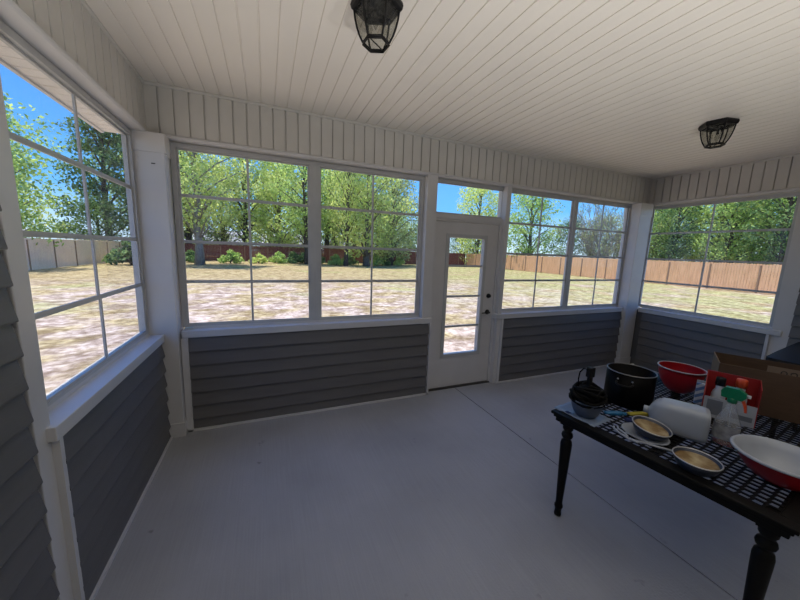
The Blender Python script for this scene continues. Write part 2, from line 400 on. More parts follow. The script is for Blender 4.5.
window((XR+.10,1.67),(0,1,0),(-1,0,0),1.545,z0w,TOP,BARS)                  # right wall
window((1.725,WYL),(1,0,0),(0,-1,0),1.02,2.115,TOP,[],mull=False,fr=.03)   # transom over the door

# ------------------------------------------------------------------ door
d=struct(empty('door_1',(1.783,3.27,0)))
W_=.89; LX0,LX1,LZ0,LZ1=.165,.715,.418,1.895
s=MB(); zt,zb=2.047,.018
s.box((0,0,zb),(LX0,.045,zt)); s.box((LX1,0,zb),(W_,.045,zt)); s.box((LX0,0,zb),(LX1,.045,LZ0)); s.box((LX0,0,LZ1),(LX1,.045,zt)); s.build('door_slab',M['trim'],d)
s=MB(); f_=.028
s.box((LX0-.015,-.012,LZ0-.015),(LX0+f_,.05,LZ1+.015)); s.box((LX1-f_,-.012,LZ0-.015),(LX1+.015,.05,LZ1+.015)); s.box((LX0+f_,-.012,LZ0-.015),(LX1-f_,.05,LZ0+f_)); s.box((LX0+f_,-.012,LZ1-f_),(LX1-f_,.05,LZ1+.015))
lf=s.build('lite_frame',M['frame'],d)
for z in (.79,1.165,1.535):
    s=MB(); s.box((LX0+f_,.012,z-.012),(LX1-f_,.026,z+.012)); s.build('sash_bar',M['frame'],lf)
s=MB(); s.box((LX0+.01,.017,LZ0+.01),(LX1-.01,.021,LZ1-.01)); s.build('pane',M['glass'],d)
s=MB(); R90=Matrix.Rotation(PI/2,3,'X')
s.lathe([(.0,-.0),(.030,.0),(.030,.008),(.024,.014),(.022,.03),(.0,.032)],(.81,0,1.165),24,M=R90); s.build('deadbolt',M['black'],d)
s=MB(); s.lathe([(.0,0),(.032,0),(.032,.008),(.012,.014),(.012,.05),(.0,.052)],(.81,0,.955),24,M=R90)
s.tube([(.81,-.045,.955),(.77,-.05,.957),(.72,-.047,.953),(.70,-.043,.952)],[.010,.009,.008,.007],10); s.build('lever_handle',M['black'],d)
s=MB(); s.box((-.03,-.03,0),(W_+.02,.08,.016)); s.build('threshold',mat('threshold_metal',(.08,.075,.07),.4,metal=.6),d)
s=MB(); s.box((-.038,-.02,0.016),(-.004,.075,2.085)); s.box((W_+.004,-.02,.016),(W_+.03,.075,2.085)); s.box((-.004,-.02,2.052),(W_+.004,.075,2.085)); s.build('door_frame',M['trim'],d)
s=MB(); s.box((1.745,3.24,2.078),(2.704,3.345,2.125)); o=s.build('transom_rail',M['trim']); o.parent=wb

# ------------------------------------------------------------------ roof, eave
r=struct(empty('roof'))
b=MB(); b.box((-1.25,YF-4,2.925),(5.9,3.62,3.0)); b.build('deck',M['soffit'],r)
b=MB(); b.extrude([(0,0),(8.1,0),(8.1,.10),(0,2.7)],(-1.25,-4.5,3.0),(0,1,0),(0,0,1),(1,0,0),7.15); b.build('shingles',M['roof'],r)
b=MB(); 
b.extrude(planks(3.62-YF+3,.11,g=.01,d=.006),(-1.24,YF-3,2.598),(0,1,0),(0,0,1),(1,0,0),.26); b.build('eave_soffit',M['soffit'],r)
b=MB(); b.box((-1.262,YF-3,2.585),(-1.24,3.62,2.925)); b.box((-1.24,3.60,2.6),(5.9,3.62,2.925)); b.box((5.88,YF-3,2.6),(5.9,3.62,2.925)); b.build('fascia',M['trim'],r)
b=MB(); b.box((-1.24,3.38,2.6),(5.88,3.6,2.62)); b.box((5.62,YF-3,2.6),(5.88,3.38,2.62)); b.build('eave_soffit',M['soffit'],r)

# ------------------------------------------------------------------ ceiling lanterns
def lantern():
    t=empty('ceiling_lantern')
    def hexa(r,z,off=PI/6): return [Vector((r*math.cos(off+k*PI/3),r*math.sin(off+k*PI/3),z)) for k in range(6)]
    def ring(s,prof):
        L=[hexa(r,z) for r,z in prof]; vs=[v for l in L for v in l]; n=len(prof)
        fs=[(i*6+k,i*6+(k+1)%6,(i+1)*6+(k+1)%6,(i+1)*6+k) for i in range(n-1) for k in range(6)]
        s.add(vs,fs)
    s=MB(); ring(s,[(.09,0),(.128,0),(.132,-.014),(.127,-.032),(.119,-.038),(.105,-.038),(.100,-.033)]); s.add(hexa(.1,-.012),[tuple(range(6))]); s.build('canopy',M['black'],t)
    prof=[(.112,-.038),(.107,-.075),(.097,-.115),(.084,-.150),(.067,-.182)]
    s=MB()
    for k in range(6):
        a=PI/6+k*PI/3; s.tube([(r*math.cos(a),r*math.sin(a),z) for r,z in prof],.0052,6)
    s.build('cage_bars',M['black'],t)
    s=MB()
    for r,z in ((.066,-.182),(.066,-.192)):
        s.tube(hexa(r,z),.005,6,loop=True)
    s.tube([hexa(.066,-.187)[0],hexa(.066,-.187)[3]],.003,6); s.build('bottom_ring',M['black'],t)
    s=MB(); ring(s,[(r-.004,z) for r,z in prof]); ring(s,[(r-.007,z) for r,z in reversed(prof)]); s.add(hexa(.064,-.185),[tuple(range(6))]); s.build('glass_shade',M['lampglass'],t)
    s=MB(); s.lathe([(0,-.012),(.05,-.012),(.05,-.025),(.012,-.03),(.012,-.045),(0,-.045)],seg=20); 
    for q in (0,2.1,4.2):
        s.tube([(0,0,-.035),(.03*math.cos(q),.03*math.sin(q),-.042),(.042*math.cos(q),.042*math.sin(q),-.055),(.042*math.cos(q),.042*math.sin(q),-.085)],[.006,.006,.009,.011],8)
    s.build('socket_cluster',M['blackplas'],t)
    for q in (0,2.1,4.2):
        s=MB(); s.lathe([(.009,-.085),(.014,-.098),(.017,-.112),(.012,-.132),(.004,-.148),(0,-.150)],(.042*math.cos(q),.042*math.sin(q),0),14); s.build('bulb',M['lampglass'],t)
    return t
l1=lantern(); l1.location=(.535,1.70,H); l1.rotation_euler=(0,0,.12)
tag(l1,'black hexagonal glass ceiling lantern at the top edge, nearer the left windows','ceiling light','flush lanterns on the white plank ceiling')
l2=copy_tree(l1); l2.location=(3.70,1.715,H); l2.rotation_euler=(0,0,.3)
tag(l2,'black hexagonal glass ceiling lantern farther away, towards the right windows','ceiling light','flush lanterns on the white plank ceiling')

# ------------------------------------------------------------------ table
TZ=.72
TANG=math.atan2(-.992,.126)      # local +x = along the near edge, +y = across the table
TC=(1.649,1.371)
TL,TW=1.011,1.75
tb=empty('patio_table',(TC[0],TC[1],0),TANG)
tag(tb,'black metal patio table with a pierced lattice top and turned legs','table')
bd=.062
s=MB()
nx,ny=22,42; px=(TL-2*bd)/nx; py=(TW-2*bd)/ny; th=.004
for i in range(nx):
    for j in range(ny):
        x=bd+i*px; y=bd+j*py
        alt=(i+j)%2
        hx,hy=(.40,.30) if alt else (.38,.36)
        cx,cy=x+px/2,y+py/2
        o=[(x,y),(x+px,y),(x+px,y+py),(x,y+py)]
        k=.10*px
        q=[(cx-hx*px-k,cy-hy*py),(cx+hx*px-k,cy-hy*py),(cx+hx*px+k,cy+hy*py),(cx-hx*px+k,cy+hy*py)]
        vs=[(a,b_,TZ) for a,b_ in o+q]+[(a,b_,TZ-th) for a,b_ in o+q]
        fs=[]
        for e in range(4):
            e2=(e+1)%4
            fs+= [(e,e2,4+e2,4+e),(8+e2,8+e,12+e,12+e2),(4+e,4+e2,12+e2,12+e)]
        s.add(vs,fs)
s.build('lattice_top',M['table'],tb)
s=MB()
def frame(s,o,i,z0,z1):
    s.box((o,o,z0),(TL-o,i,z1)); s.box((o,TW-i,z0),(TL-o,TW-o,z1)); s.box((o,i,z0),(i,TW-i,z1)); s.box((TL-i,i,z0),(TL-o,TW-i,z1))
frame(s,.0,bd,TZ-.018,TZ+.0005)
frame(s,.012,.05,TZ-.036,TZ-.018); frame(s,.022,.05,TZ-.062,TZ-.036)
s.build('edge_rim',M['table'],tb,bevel=.004)
legp=[(0,0),(.020,0),(.022,.012),(.019,.03),(.021,.055),(.0255,.062),(.0255,.075),(.021,.082),(.020,.10),(.024,.22),(.029,.36),(.033,.47),(.034,.51),(.030,.532),(.022,.540),(.021,.548),(.030,.556),(.034,.57),(.030,.585),(.020,.592),(.022,.60),(.030,.612),(.031,.628),(.026,.64),(.030,.66),(0,.66)]
for (x,y) in ((.078,.078),(TL-.078,.078),(.078,TW-.078),(TL-.078,TW-.078)):
    s=MB(); s.lathe(legp,(x,y,0),24); s.box((x-.034,y-.034,.64),(x+.034,y+.034,TZ-.01))
    # little scroll brackets under the apron
    for (dx,dy) in ((1 if x<.5 else -1,0),(0,1 if y<.5 else -1)):
        for k,(a,zz) in enumerate(((.045,.648),(.062,.655),(.078,.659))):
            s.lathe([(0,-.012),(.014-.002*k,-.012),(.014-.002*k,.012),(0,.012)],(x+dx*a,y+dy*a,zz),12)
    s.build('leg',M['table'],tb,bevel=.0)
s=MB(); s.box((.06,.06,TZ-.05),(.075,TW-.06,TZ-.01)); s.box((TL-.075,.06,TZ-.05),(TL-.06,TW-.06,TZ-.01)); s.box((TL/2-.012,.06,TZ-.04),(TL/2+.012,TW-.06,TZ-.009)); s.build('support_bar',M['table'],tb)
E1=.0015; TT=TZ+E1

# ------------------------------------------------------------------ things on the table
def basin(ro,rb,h,t=.004,lip=.006):
    """open bowl profile as outer wall, lip, inner wall"""
    P=[(0,0),(rb*.9,0),(rb,.004)]
    n=8
    for i in range(1,n+1):
        f=i/n; P.append((rb+(ro-rb)*math.sin(f*PI/2)**.9, .004+(h-.004)*f**1.15))
    P += [(ro+lip,h),(ro+lip,h+.004),(ro-t,h+.004)]
    for i in range(n,-1,-1):
        f=i/n; P.append((max(rb+(ro-rb)*math.sin(f*PI/2)**.9-t,0), max(.008,.004+(h-.004)*f**1.15)))
    P.append((0,.008))
    return P
# stock pot
t=empty('stockpot',(2.253,1.284,TT))
tag(t,'big open black enamel stockpot with a bright rim beside the red bowl','pot')
R_,h_=.1385,.228
s=MB(); s.lathe([(0,0),(.128,0),(.136,.008),(R_,.02),(R_,h_),(R_-.004,h_),(R_-.004,.02),(.128,.006),(0,.006)],seg=48); s.build('body',M['blackgloss'],t)
s=MB(); s.tube([((R_-.001)*math.cos(a),(R_-.001)*math.sin(a),h_) for a in [2*PI*k/48 for k in range(48)]],.0035,8,loop=True); s.build('rim',M['chrome'],t)
for aa in (-2.80,.34):
    s=MB(); ca,sa=math.cos(aa),math.sin(aa); tv=Vector((-sa,ca,0)); rv=Vector((ca,sa,0))
    pts=[rv*(R_)+tv*-.045+Vector((0,0,.172)),rv*(R_+.022)+tv*-.043+Vector((0,0,.168)),rv*(R_+.036)+tv*-.03+Vector((0,0,.163)),rv*(R_+.038)+Vector((0,0,.162)),rv*(R_+.036)+tv*.03+Vector((0,0,.163)),rv*(R_+.022)+tv*.043+Vector((0,0,.168)),rv*R_+tv*.045+Vector((0,0,.172))]
    s.tube(pts,.006,8); hd=s.build('handle',M['blackplas'],t)
    for q in (-.04,.04):
        s=MB(); Mx=rv.to_track_quat('Z','Y').to_matrix()
        s.lathe([(0,0),(.006,0),(.004,.004),(0,.005)],rv*R_+tv*q+Vector((0,0,.190)),10,M=Mx); s.lathe([(0,0),(.005,0),(.003,.003),(0,.004)],rv*(R_-.004)+tv*q+Vector((0,0,.190)),10,M=(-rv).to_track_quat('Z','Y').to_matrix()); s.build('rivet',M['steel'],hd)
# red bowl behind
t=empty('mixing_bowl',(2.836,1.277,TT)); tag(t,'red mixing bowl with a thin pale rim behind the white jug','bowl')
s=MB(); s.lathe(basin(.136,.062,.178),seg=48); s.build('body',M['red'],t)
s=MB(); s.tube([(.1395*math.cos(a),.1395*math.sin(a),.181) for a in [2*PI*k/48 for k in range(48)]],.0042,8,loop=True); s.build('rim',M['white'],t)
# red and white bowl in front
t=empty('mixing_bowl',(2.14,.535,TT)); t.scale=(1.08,1.08,1.08); tag(t,'large bowl, white inside and red outside, at the front right of the table','bowl')
s=MB(); P=basin(.150,.085,.098,lip=.0); k=P.index((0,.008)); n=len(P)
s.lathe([(0,0),(.08,0),(.085,.004),(.103,.02),(.122,.045),(.138,.073),(.148,.094)],seg=56,cap=False); s.build('outer_shell',M['red'],t)
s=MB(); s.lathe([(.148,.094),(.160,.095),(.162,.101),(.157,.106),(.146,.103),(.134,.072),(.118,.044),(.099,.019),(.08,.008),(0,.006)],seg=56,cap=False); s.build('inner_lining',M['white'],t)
# shallow tins with dried residue
def tin(name_loc,label,rz=0,tilt=(0,0)):
    t=empty('food_tin',name_loc); t.scale=(1.03,1.03,1.06); t.rotation_euler=(tilt[0],tilt[1],rz); tag(t,label,'tin','shallow metal tins with dried tan residue')
    s=MB(); s.lathe([(0,0),(.066,0),(.070,.004),(.080,.025),(.086,.045),(.083,.045),(.077,.025),(.068,.006),(0,.005)],seg=40); s.build('body',M['tinout'],t)
    s=MB(); s.tube([(.086*math.cos(a),.086*math.sin(a),.046) for a in [2*PI*k/40 for k in range(40)]],.0028,8,loop=True); s.build('rim',M['tinrim'],t)
    s=MB(); s.lathe([(0,.016),(.03,.017),(.045,.022),(.065,.026),(.0735,.029),(.0765,.034)],seg=40,cap=False); s.build('dried_residue',M['residue'],t)
    return t
tin((1.852,.716,TT),'shallow metal tin with dried tan residue beside the red and white bowl')
tin((1.932,.964,TT+.016),'shallow metal tin with dried tan residue leaning in front of the white jug',.9,(.10,-.10))
# white plastic frame / straps under the second tin
t=empty('plastic_tray',(1.915,.975,TT)); tag(t,'white plastic tray with looped straps lying under the tin by the white jug','tray')
s=MB(); s.lathe([(0,0),(.085,0),(.098,.010),(.104,.012),(.104,.015),(.096,.014),(.083,.004),(0,.004)],seg=36,sx=.92,sy=1.08); s.build('dish',M['jug'],t)
s=MB(); pts=[(-.085,.115,.008),(-.108,.10,.010),(-.125,.055,.008),(-.132,.0,.006),(-.10,-.035,.006),(-.06,-.10,.006),(-.02,-.15,.006)]
s.tube(pts,.0055,8); s.tube([(-.07,.105,.012),(-.095,.085,.014),(-.105,.045,.012),(-.12,.015,.010)],.005,8); s.tube([(-.125,.0,.010),(-.138,-.015,.012),(-.128,-.04,.010),(-.112,-.03,.010)],.005,8); s.build('strap',M['white'],t)
# white jug lying on its side
jc=(2.127,.942); ja=math.atan2(-.21,.10)
t=empty('plastic_jug',(jc[0],jc[1],TT),ja); tag(t,'milky white plastic jug lying on its side beside the spray bottle','jug')
s=MB()
secs=[(-.135,.019),(-.126,.021),(-.118,.040),(-.098,.066),(-.060,.083),(-.03,.085),(.04,.086),(.105,.086),(.125,.082),(.132,.072)]
vs=[];N_=28; zc=.088
for x,r in secs:
    for k in range(N_):
        a=2*PI*k/N_; n=5.5 if r>.05 else 2.2
        c,q=math.cos(a),math.sin(a); u=abs(c)**(2/n)*(1 if c>=0 else -1); w=abs(q)**(2/n)*(1 if q>=0 else -1)
        vs.append((x,u*r*.9,zc+w*r))
fs=[(i*N_+k,i*N_+(k+1)%N_,(i+1)*N_+(k+1)%N_,(i+1)*N_+k) for i in range(len(secs)-1) for k in range(N_)]
fs+= [tuple(range(N_-1,-1,-1)),tuple((len(secs)-1)*N_+k for k in range(N_))]
s.add(vs,fs,0,True); s.build('body',M['jug'],t)
s=MB(); s.lathe([(0,0),(.021,0),(.021,.02),(0,.02)],(-.150,0,zc),20,M=Matrix.Rotation(PI/2,3,'Y')); s.build('neck_ring',M['jug'],t)
# grey bowl with a heap of black cord
t=empty('grey_bowl',(1.805,1.252,TT+.002)); tag(t,'grey blue plastic bowl at the table corner holding the black cord','bowl')
s=MB(); s.lathe(basin(.088,.058,.098,t=.003,lip=.003),seg=40); s.build('body',M['bluegrey'],t)
s=MB(); s.tube([(.0915*math.cos(a),.0915*math.sin(a),.100) for a in [2*PI*k/40 for k in range(40)]],.003,8,loop=True); s.build('rim',mat('pale_rim',(.22,.25,.30),.35),t)
t=empty('power_cord',(1.805,1.252,TT+.012)); tag(t,'tangled heap of black cord with a boxy plug standing up in the grey bowl','cord')
s=MB(); q=random.Random(3); pts=[]
for k in range(330):
    a=k*.36; rr=.074+.026*math.sin(k*.211)+q.uniform(-.006,.006); zz=.025+.155*(k/330)+.014*math.sin(k*.7)
    lim=.052+zz*.36 if zz<.085 else .098
    rr=min(rr,lim)*(1 if zz<.11 else 1-(zz-.11)*2.5)
    pts.append((rr*math.cos(a)+.006*math.sin(k*.13)+(.0 if zz<.1 else .0),rr*math.sin(a)+.006*math.cos(k*.17),zz))
s.tube(pts,.0085,7)
for w in range(7):
    a0=q.uniform(0,6.28); c0=Vector((.078*math.cos(a0),.078*math.sin(a0),.118+q.uniform(-.015,.03))); r0=q.uniform(.028,.040)
    ax=Euler((q.uniform(0,3),q.uniform(0,3),0)).to_matrix()
    s.tube([c0+ax@Vector((r0*math.cos(b_),r0*math.sin(b_),0)) for b_ in [2*PI*k/18 for k in range(18)]],.009,7,loop=True)
s.build('cord_coil',M['blackrub'],t)
s=MB(); s.lathe([(0,.0),(.05,.0),(.072,.04),(.078,.09),(.066,.14),(.03,.165),(0,.17)],(0,0,.012),20); s.build('cord_core',M['blackrub'],t)
s=MB(); s.box((-.022,-.015,.235),(.022,.017,.298)); s.box((-.014,-.011,.175),(.014,.012,.235)); s.build('plug',M['blackplas'],t,bevel=.005)
s=MB(); s.tube([(-.02,.0,.285),(-.04,.02,.288),(-.055,.03,.262),(-.058,.032,.22),(-.05,.03,.17)],.004,6); s.build('cord_loop',M['blackrub'],t)
# pale blue sheet at corner
t=empty('plastic_sheet',(0,0,TT-.0005)); tag(t,'crumpled pale blue plastic sheet with a dark blue mark under the grey bowl','plastic sheet')
t.location=(1.80,1.27,TT-.001)
s=MB(); n=12; vs=[]; qq=random.Random(5)
for i in range(n+1):
    for j in range(n+1):
        u,v=i/n-.5,j/n-.5; x,y=u*.26,v*.19; c,sn=math.cos(TANG),math.sin(TANG)
        ed=max(abs(u),abs(v)); zz=.0005+(qq.uniform(0,.006) if ed>.35 else .0003)
        vs.append((x*c-y*sn,x*sn+y*c,zz))
fs=[(i*(n+1)+j,(i+1)*(n+1)+j,(i+1)*(n+1)+j+1,i*(n+1)+j+1) for i in range(n) for j in range(n)]
s.add(vs,fs,0,True); o=s.build('sheet',M['paleblue'],t); md=o.modifiers.new('thick','SOLIDIFY'); md.thickness=.0006; md.offset=0
s=MB(); s.box((-.092,.02,.003),(-.068,.05,.0072)); s.build('printed_mark',M['darkblue'],t)
# blue and yellow tubes, dark blue cloth
def squeeze(name,loc,rz,L,r,m,capm,label,cat):
    t=empty(name,loc,rz); tag(t,label,cat)
    s=MB(); secs=[(0,r*.35,r*1.25),(.02,r*.6,r*1.15),(L*.4,r*.9,r),(L*.85,r,r),(L,r*.95,r*.95)]; vs=[]; N_=16
    for x,hz,hy in secs:
        for k in range(N_):
            a=2*PI*k/N_; vs.append((x,hy*math.cos(a),r+hz*math.sin(a)))
    fs=[(i*N_+k,i*N_+(k+1)%N_,(i+1)*N_+(k+1)%N_,(i+1)*N_+k) for i in range(4) for k in range(N_)]+[tuple(range(N_-1,-1,-1)),tuple(4*N_+k for k in range(N_))]
    s.add(vs,fs,0,True); s.build('tube_body',m,t)
    s=MB(); s.lathe([(0,0),(r*.75,0),(r*.65,.022),(0,.022)],(L,0,r),16,M=Matrix.Rotation(PI/2,3,'Y')); s.build('cap',capm,t)
ang=math.atan2(1.04-1.155,2.16-1.985)
squeeze('squeeze_tube',(1.925,1.215,TT),-.50,.105,.015,M['blue'],M['blue'],'blue plastic tube lying in front of the black stockpot','tube')
squeeze('squeeze_tube',(2.055,1.150,TT),-.33,.13,.015,M['yellow'],M['yellow'],'yellow plastic tube lying end to end with the blue tube','tube')
t=empty('folded_cloth',(2.035,1.095,TT),-.45); tag(t,'small dark blue folded cloth below the yellow tube','cloth')
s=MB(); s.box((-.06,-.02,0),(.06,.022,.006)); s.box((-.055,-.018,.006),(.05,.02,.011)); s.build('folds',M['darkblue'],t,bevel=.002)
# striped packet behind (between red bowl and carton)
def striped():
    m=mat('blue_white_stripes',(.12,.24,.52),.4); nt=m.node_tree; N=nt.nodes; L=nt.links
    w=N.new('ShaderNodeTexWave'); w.inputs['Scale'].default_value=8.5; tc=N.new('ShaderNodeTexCoord'); mp=N.new('ShaderNodeMapping'); mp.inputs['Rotation'].default_value=(0,-.95,0)
    L.new(tc.outputs['Object'],mp.inputs[0]); L.new(mp.outputs[0],w.inputs['Vector'])
    r=N.new('ShaderNodeValToRGB'); r.color_ramp.interpolation='CONSTANT'; e=r.color_ramp.elements; e[0].color=(.10,.20,.46,1); e[1].position=.5; e[1].color=(.55,.62,.75,1)
    L.new(w.outputs[0],r.inputs[0]); L.new(r.outputs[0],N['Principled BSDF'].inputs['Base Color']); return m
t=empty('striped_packet',(2.735,1.075,TT),TANG+.3); tag(t,'blue and white striped packet standing between the red bowl and cardboard box','packet')
s=MB(); s.box((-.055,-.02,0),(.06,.02,.15)); s.build('packet_body',striped(),t,bevel=.006)
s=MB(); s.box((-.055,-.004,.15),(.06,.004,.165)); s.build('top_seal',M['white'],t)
# small blue-red packet behind the pot
t=empty('small_packet',(2.46,1.10,TT),TANG+.1); tag(t,'small blue packet with a red corner on the lattice behind the white jug','packet')
s=MB(); s.box((-.05,-.04,0),(.035,.04,.014)); s.build('packet_body',M['blue'],t,bevel=.003)
s=MB(); s.box((-.05,-.042,.010),(-.02,-.005,.0155)); s.build('corner_print',M['orange'],t)
# cardboard box
bx=empty('cardboard_box',(2.82,1.07,TT),math.atan2(-.89,.46)); tag(bx,'open brown cardboard box with a paper label at the back right of the table','box')
BW,BD,BH=.56,.36,.292; tk=.005
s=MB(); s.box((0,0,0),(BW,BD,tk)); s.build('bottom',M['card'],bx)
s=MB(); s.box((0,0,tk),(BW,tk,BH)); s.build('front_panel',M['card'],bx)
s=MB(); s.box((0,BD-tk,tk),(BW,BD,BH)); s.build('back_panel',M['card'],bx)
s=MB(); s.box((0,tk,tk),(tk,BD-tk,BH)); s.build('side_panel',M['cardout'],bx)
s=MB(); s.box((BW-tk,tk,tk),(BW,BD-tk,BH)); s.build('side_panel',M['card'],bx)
s=MB(); s.box((.28,BD-tk-.0012,BH-.115),(.54,BD-tk,BH-.035)); lb=s.build('paper_label',M['paperlabel'],bx)
s=MB()
for k in range(3): 
    cx=.36+.045*k
    s.tube([(cx+.014*math.cos(a),BD-tk-.002,BH-.072+.014*math.sin(a)) for a in [2*PI*q/14 for q in range(14)]],.0028,5,loop=True)
s.build('printed_marks',M['ink'],lb)
# red carton with bottles standing in it
ca=math.atan2(-.92,.39)
t=empty('red_carton',(2.545,1.01,TT),ca); tag(t,'red and white open carton standing in front of the cardboard box','carton')
CW,CD,CH=.235,.12,.27
s=MB(); s.box((0,CD-.004,0),(CW,CD,CH)); s.build('back_panel',M['reddark'],t)
s=MB(); s.add([(0,0,0),(0,CD,0),(0,CD,CH),(0,0,.14),(.004,0,0),(.004,CD,0),(.004,CD,CH),(.004,0,.14)],[(0,1,2,3),(7,6,5,4),(0,4,5,1),(1,5,6,2),(2,6,7,3),(3,7,4,0)]); s.build('side_panel',M['reddark'],t)
s=MB(); s.add([(CW-.004,0,0),(CW-.004,CD,0),(CW-.004,CD,CH),(CW-.004,0,.24),(CW,0,0),(CW,CD,0),(CW,CD,CH),(CW,0,.24)],[(0,1,2,3),(7,6,5,4),(0,4,5,1),(1,5,6,2),(2,6,7,3),(3,7,4,0)]); s.build('side_panel',M['reddark'],t)
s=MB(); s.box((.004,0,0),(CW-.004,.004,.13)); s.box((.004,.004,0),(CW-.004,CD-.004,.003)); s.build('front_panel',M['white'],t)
s=MB(); s.box((.02,-.0012,.02),(.09,0,.115)); s.box((.12,-.0012,.03),(.22,0,.06)); s.build('printed_label',mat('grey_print',(.16,.18,.22),.5),t)
ci,si=math.cos(ca),math.sin(ca)
def inC(x,y): return (2.545+x*ci-y*si,1.01+x*si+y*ci,TT+.0035)
def bottle(loc,label,r,h,bm,cm,caph,capr):
    t=empty('bottle',loc); tag(t,label,'bottle')
    s=MB(); s.lathe([(0,0),(r*.95,0),(r,.004),(r,h*.66),(r*.8,h*.78),(capr*.8,h*.86),(capr*.8,h),(0,h)],seg=28); s.build('body',bm,t)
    s=MB(); s.lathe([(0,0),(capr,0),(capr,caph*.9),(capr*.9,caph),(0,caph)],(0,0,h-.004),20); s.build('cap',cm,t)
    s=MB(); s.lathe([(r+.0006,h*.2),(r+.0006,h*.55)],seg=28,cap=False); o=s.build('label',mat('bottle_label',(.5,.52,.55),.5,col2=(.2,.22,.25),scale=25),t)
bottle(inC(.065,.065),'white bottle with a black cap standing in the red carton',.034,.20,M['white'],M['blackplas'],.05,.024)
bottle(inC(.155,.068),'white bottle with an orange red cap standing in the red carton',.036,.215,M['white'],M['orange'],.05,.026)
# clear spray bottle with green trigger
t=empty('spray_bottle',(2.238,.772,TT),TANG+.1); t.scale=(1.04,1.04,1.12); tag(t,'clear spray bottle with a green trigger head beside the white jug','spray bottle')
s=MB(); N_=28; secs=[(0,.046,.030),(.004,.050,.034),(.03,.051,.035),(.10,.050,.034),(.125,.046,.032),(.15,.034,.028),(.175,.026,.024),(.20,.016,.016),(.218,.0145,.0145)]; vs=[]
for z,a_,b_ in secs:
    for k in range(N_):
        w=2*PI*k/N_; vs.append((a_*math.cos(w),b_*math.sin(w),z))
fs=[(i*N_+k,i*N_+(k+1)%N_,(i+1)*N_+(k+1)%N_,(i+1)*N_+k) for i in range(len(secs)-1) for k in range(N_)]+[tuple(range(N_-1,-1,-1))]
s.add(vs,fs,0,True); s.build('bottle_body',M['clearplastic'],t)
s=MB(); vs=[]
for z,a_,b_ in [(.004,.040,.026),(.007,.044,.029),(.022,.044,.029)]:
    for k in range(N_): w=2*PI*k/N_; vs.append((a_*math.cos(w),b_*math.sin(w),z))
fs=[(i*N_+k,i*N_+(k+1)%N_,(i+1)*N_+(k+1)%N_,(i+1)*N_+k) for i in range(2) for k in range(N_)]+[tuple(range(N_-1,-1,-1)),tuple(2*N_+k for k in range(N_))]
s.add(vs,fs,0,True); s.build('red_liquid',mat('red_liquid',(.22,.012,.015),.2),t)
s=MB(); vs=[]
for z in (.035,.105):
    for k in range(15): w=-PI*.92+PI*.84*k/14; vs.append((.0512*math.cos(w),.0352*math.sin(w),z))
s.add(vs,[(k,k+1,15+k+1,15+k) for k in range(14)],0,True); s.build('paper_sticker',mat('faded_sticker',(.40,.42,.47),.5,col2=(.22,.23,.27),scale=30),t)
s=MB(); s.lathe([(0,0),(.019,0),(.019,.022),(.012,.028),(0,.028)],(0,0,.214),20)
s.extrude([(-.040,.0),(.034,.0),(.046,.018),(.046,.034),(.02,.052),(-.03,.050),(-.044,.03)],(0,.015,.236),(1,0,0),(0,0,1),(0,-1,0),.030); s.build('trigger_head',M['green'],t,bevel=.004)
s=MB(); s.extrude([(.030,.238),(.042,.238),(.052,.215),(.056,.185),(.048,.186),(.042,.212)],(0,.007,0),(1,0,0),(0,0,1),(0,-1,0),.014); s.build('trigger',M['orange'],t,bevel=.003)
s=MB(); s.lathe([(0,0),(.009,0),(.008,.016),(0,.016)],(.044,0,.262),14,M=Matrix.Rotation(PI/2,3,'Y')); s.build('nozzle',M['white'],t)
s=MB(); s.tube([(0,0,.21),(.004,.002,.10),(.02,.006,.012)],.0025,6); s.build('dip_tube',M['white'],t)

# ------------------------------------------------------------------ black side table past the box
t=empty('side_table',(4.5,.83,0)); tag(t,'flat black side table at the right edge past the cardboard box','table')
s=MB(); pr=[(-.557,.365),(-.53,.39),(-.2,.435),(.62,.535),(.62,-.45),(-.53,-.45)]
s.extrude(pr,(0,0,.865),(1,0,0),(0,1,0),(0,0,1),.035); s.build('tabletop',M['slab'],t,bevel=.008)
for x,y in ((-.45,.28),(.5,.4),(-.45,-.38),(.5,-.38)):
    s=MB(); s.tube([(x,y,0),(x,y,.868)],.018,12); s.build('leg',M['black'],t)

# ------------------------------------------------------------------ outdoors
b=MB(); n=40; vs=[]; 
def gz(x,y): return G
b.add([(-90,-40,G),(120,-40,G),(120,130,G),(-90,130,G)],[(0,1,2,3)]); struct(b.build('lawn',M['lawn']))

def fence(name,p0,p1,m,label,hgt=1.80,pw=.14,seed=1,side=1):
    p0=Vector((*p0,G)); p1=Vector((*p1,G)); L=(p1-p0).length; ax=(p1-p0).normalized(); nn=Vector((-ax.y,ax.x,0))*side
    t=empty(name,p0,math.atan2(ax.y,ax.x)); tag(t,label,'fence')
    q=random.Random(seed); s=MB(); x=0
    while x<L:
        h=hgt+q.uniform(-.02,.02); w=pw-.012; c=.035; dz=q.uniform(-.003,.003)
        s.extrude([(0,0),(w,0),(w,h-c),(w-c,h),(c,h),(0,h-c)],(x,dz,.03),(1,0,0),(0,0,1),(0,side*.018,0),1); x+=pw
    s.build('picket_panel',m,t)
    x=0; k=0
    s=MB()
    for z in (.35,.95,1.5): s.box((0,side*.018,z),(L,side*.055,z+.09))
    s.build('rails',m,t)
    pm=MB(); pm.box((-.045,-side*.03,0),(.045,side*.06,hgt-.06)); base=None
    while x<=L+.01:
        if base is None: base=pm.build('post',M['fencepost'],t); o=base
        else: o=base.copy(); C.objects.link(o); o.parent=t
        o.location=(x,0,0); x+=2.44
    return t
fence('wooden_fence',(28.2,41.4),(28.2,-6),M['fence_tan'],'tan wooden picket fence along the right side of the yard',seed=2,side=1)
